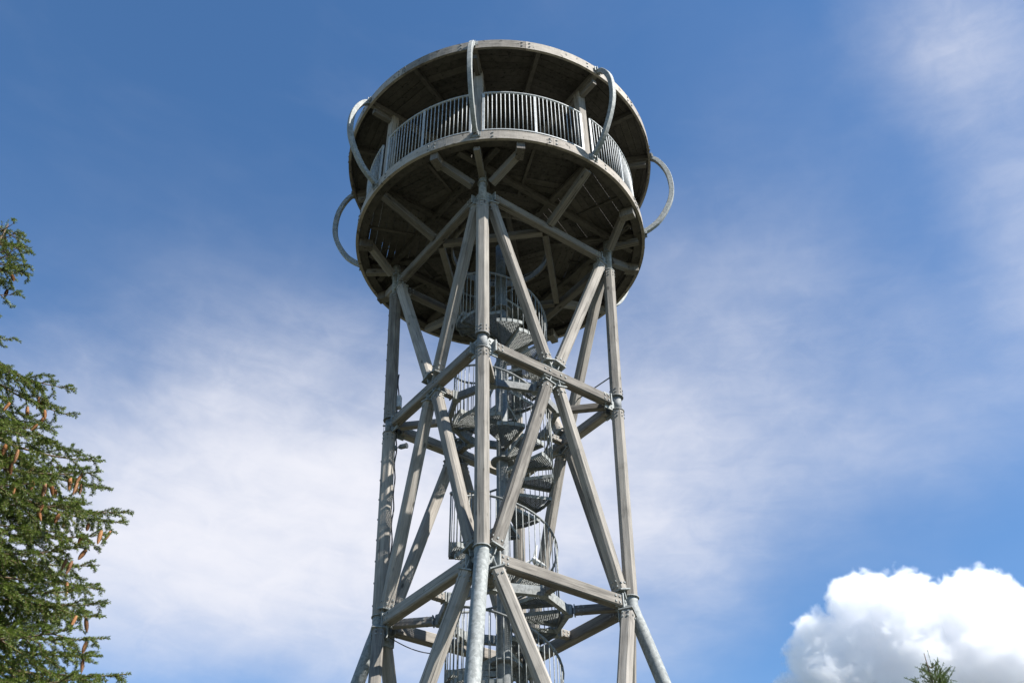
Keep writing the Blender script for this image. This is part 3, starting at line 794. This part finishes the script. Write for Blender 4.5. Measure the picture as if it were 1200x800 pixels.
CONES = [(23, 527), (14, 537), (19, 537), (12, 549), (35, 549), (38, 567), (52, 577), (58, 574), (66, 579), (81, 565), (87, 567), (92, 571), (97, 562), (98, 570), (46, 597), (49, 602), (64, 603), (79, 615), (97, 631), (104, 622), (124, 627), (131, 628), (94, 652), (91, 656), (81, 662), (76, 684), (90, 727), (100, 728), (98, 760), (96, 775), (7, 528), (20, 567), (11, 330), (7, 348), (8, 473), (26, 477), (45, 471), (54, 472), (56, 477), (45, 498), (52, 493), (54, 489)]
TP = np.array(tips); rel = TP - np.array(CAM); zc = rel @ np.array(FW)
PX = np.stack([600 + 1109.052 * (rel @ np.array(RT)) / zc, 400 - 1109.052 * (rel @ np.array(UP)) / zc], -1)
dist = np.linalg.norm(rel, axis=1)
CM = cone_mesh().mesh('cone', cone_mat()); cproto = None; used = set()
for cx, cy in CONES:
    sc = np.hypot(PX[:, 0] - cx, PX[:, 1] - (cy - 6)) + 4.0 * (dist - dist.min())
    for j in np.argsort(sc):
        if j not in used: break
    used.add(j); p = TP[j]
    M = Matrix.Translation(Vector(p) - Vector((0, 0, .004))) @ Matrix.Rotation(random.gauss(0, .2), 4, 'X') @ Matrix.Rotation(random.gauss(0, .2), 4, 'Y') @ Matrix.Rotation(random.random() * 6, 4, 'Z') @ Matrix.Diagonal((random.uniform(.7, .95),) * 2 + (random.uniform(.62, 1.0), 1))
    if cproto is None: cproto = link('cone', CM, tree, M)
    else: copy_to(cproto, M, tree)

# ---- tip of a further conifer at the lower right
HD2 = 13.0
top = np.array(at_px(1087, 765, HD2)); bx, by, zt = top
larch = bpy.data.objects.new('conifer_tree', None); COL.objects.link(larch); larch.location = (bx, by, 0); W[larch.name] = Matrix.Translation((bx, by, 0))
tag(larch, 'spiky light green conifer top poking up in front of the white cumulus cloud', 'conifer tree')
mb = MB(); zs = np.linspace(0, zt, 22); mb.tube([(bx + .05 * math.sin(z * .8), by, z) for z in zs], [max(.004, .11 * (1 - z / zt) ** .9 + .002) for z in zs], 12); mb.build('trunk', BARK, larch)
shoots, segs, tips = [], [], []
shoots.append([bx, by, zt - .32, .03, .0, 1, .36, 420, .013, .005]); z = zt - .19
while z > 1.5:
    q_ = zt - z; near = q_ < 1.2; ph = random.random() * 6.28; nb = 4 if q_ < .3 else 6
    for q in range(nb):
        an = ph + q * 2 * math.pi / nb + random.uniform(-.4, .4); d = np.array([math.cos(an), math.sin(an), 0]); rr = (.04 + .36 * q_ ** .9 if q_ < 2 else 1.0 + .25 * (q_ - 2)) * random.uniform(.35, 1.25)
        e = np.array([bx, by, z]) + d * rr + UZ * rr * (random.uniform(.45, .95) if q_ < .8 else .1)
        if rr < .62 and q_ < 1.3:
            b = np.array([bx, by, z]); dd = nvec(e - b); L = np.linalg.norm(e - b); shoots.append([*b, *dd, L, 560, .019, .005]); segs.append([*b, *e, .005, .002])
            for _ in range(int(4 + 22 * min(1, q_))):
                u = random.uniform(.1, .9); d2 = nvec(dd + rng.normal(size=3) * .6 + UZ * .2); shoots.append([*(b + dd * L * u), *d2, min(L * .4, .13), 520, .018, .005])
        else: branch((bx, by, z), e, shoots, segs, tips, 420 if near else 60, .0055 if near else .009, .08, .09 if near else .16, .07 if near else .14, side=.6, thick=.005 + .008 * rr)
    z -= .085 if q_ < .6 else .24
needles(shoots, 'crown', NEEDLE2, larch, Tm); twig_mesh(segs, 'branches', TWIG, larch, Tm)

# ================================================================== cumulus cloud, a real volume 1.5 km away
CD = 1500.0
cc_ = at_px(1075, 740, CD); caz = math.atan2(cc_.x - CAM.x, cc_.y - CAM.y)
CX = Vector((math.cos(caz), -math.sin(caz), 0)); CY = Vector((math.sin(caz), math.cos(caz), 0))
CMAT = Matrix(((CX.x, CY.x, 0, cc_.x), (CX.y, CY.y, 0, cc_.y), (0, 0, 1, cc_.z), (0, 0, 0, 1)))
def cloc(px, py):
    f = 1109.052; d = FW + RT * ((px - 600) / f) - UP * ((py - 400) / f)
    t_ = CD / d.dot(CY); return (CMAT.inverted() @ (CAM + d * t_))
PUFFS = [(1010, 712, 40, 0), (1055, 722, 46, -20), (1030, 760, 62, 10), (1148, 712, 46, 0), (1128, 745, 46, -25), (1185, 735, 42, 20), (1225, 730, 50, 30), (1085, 775, 60, -20), (962, 745, 26, -5), (985, 755, 36, 10), (945, 778, 26, 0), (1160, 790, 75, 0), (1010, 810, 70, 0), (1090, 850, 80, 0), (932, 812, 26, 0), (938, 765, 17, 0), (1230, 800, 80, 0), (1072, 690, 22, 0), (1000, 690, 20, 0)]
mvol = bpy.data.materials.new('cloud_vapour'); mvol.use_nodes = True; mvol.node_tree.nodes.clear(); t = NT(mvol.node_tree)
pv = t.n('ShaderNodeVolumePrincipled'); pv.inputs['Color'].default_value = (.966, .967, .974, 1); pv.inputs['Density'].default_value = .048; pv.inputs['Anisotropy'].default_value = .15
ou = t.n('ShaderNodeOutputMaterial'); t.l.new(pv.outputs[0], ou.inputs['Volume'])
gt = bpy.data.node_groups.new('cloud_shape', 'GeometryNodeTree'); gt.interface.new_socket('Geometry', in_out='OUTPUT', socket_type='NodeSocketGeometry')
g = NT(gt); pos = g.n('GeometryNodeInputPosition').outputs[0]
sp = g.n('ShaderNodeSeparateXYZ'); g.l.new(pos, sp.inputs[0])
sd = None
for px, py, r, dy in PUFFS:
    c = cloc(px, py); rr = r * 1.30
    vm = g.n('ShaderNodeVectorMath', operation='DISTANCE'); g.l.new(pos, vm.inputs[0]); vm.inputs[1].default_value = (c.x, c.y + dy * 1.3, c.z)
    v = g.math('SUBTRACT', rr, vm.outputs['Value'])
    if sd is None: sd = v
    else: sd = g.math('SMOOTH_MAX', sd, v, 9.0)
n1 = g.noise(pos, .016, 2, .5); n2 = g.noise(pos, .045, 8, .66, .6)
v = g.math('ADD', sd, g.math('MULTIPLY', g.math('SUBTRACT', n1, .5), 45.0)); v = g.math('ADD', v, g.math('MULTIPLY', g.math('SUBTRACT', n2, .5), 70.0))
dens = g.math('MULTIPLY', v, 1 / 6.0, clamp=True)
vc = g.n('GeometryNodeVolumeCube'); g.l.new(dens, vc.inputs['Density'])
lo = cloc(890, 800); hi = cloc(1310, 640)
vc.inputs['Min'].default_value = (lo.x - 20, -150, -190); vc.inputs['Max'].default_value = (hi.x, 150, 165)
RES = 2.2
for nm, ext in (('Resolution X', hi.x - lo.x + 20), ('Resolution Y', 300), ('Resolution Z', 355)): vc.inputs[nm].default_value = int(ext / RES)
sm = g.n('GeometryNodeSetMaterial'); g.l.new(vc.outputs[0], sm.inputs[0]); sm.inputs['Material'].default_value = mvol
go = g.n('NodeGroupOutput'); g.l.new(sm.outputs[0], go.inputs[0])
cm = bpy.data.meshes.new('cloud'); cm.materials.append(mvol); cloud = link('cloud', cm, None, CMAT)
md = cloud.modifiers.new('shape', 'NODES'); md.node_group = gt
tag(cloud, kind='structure')
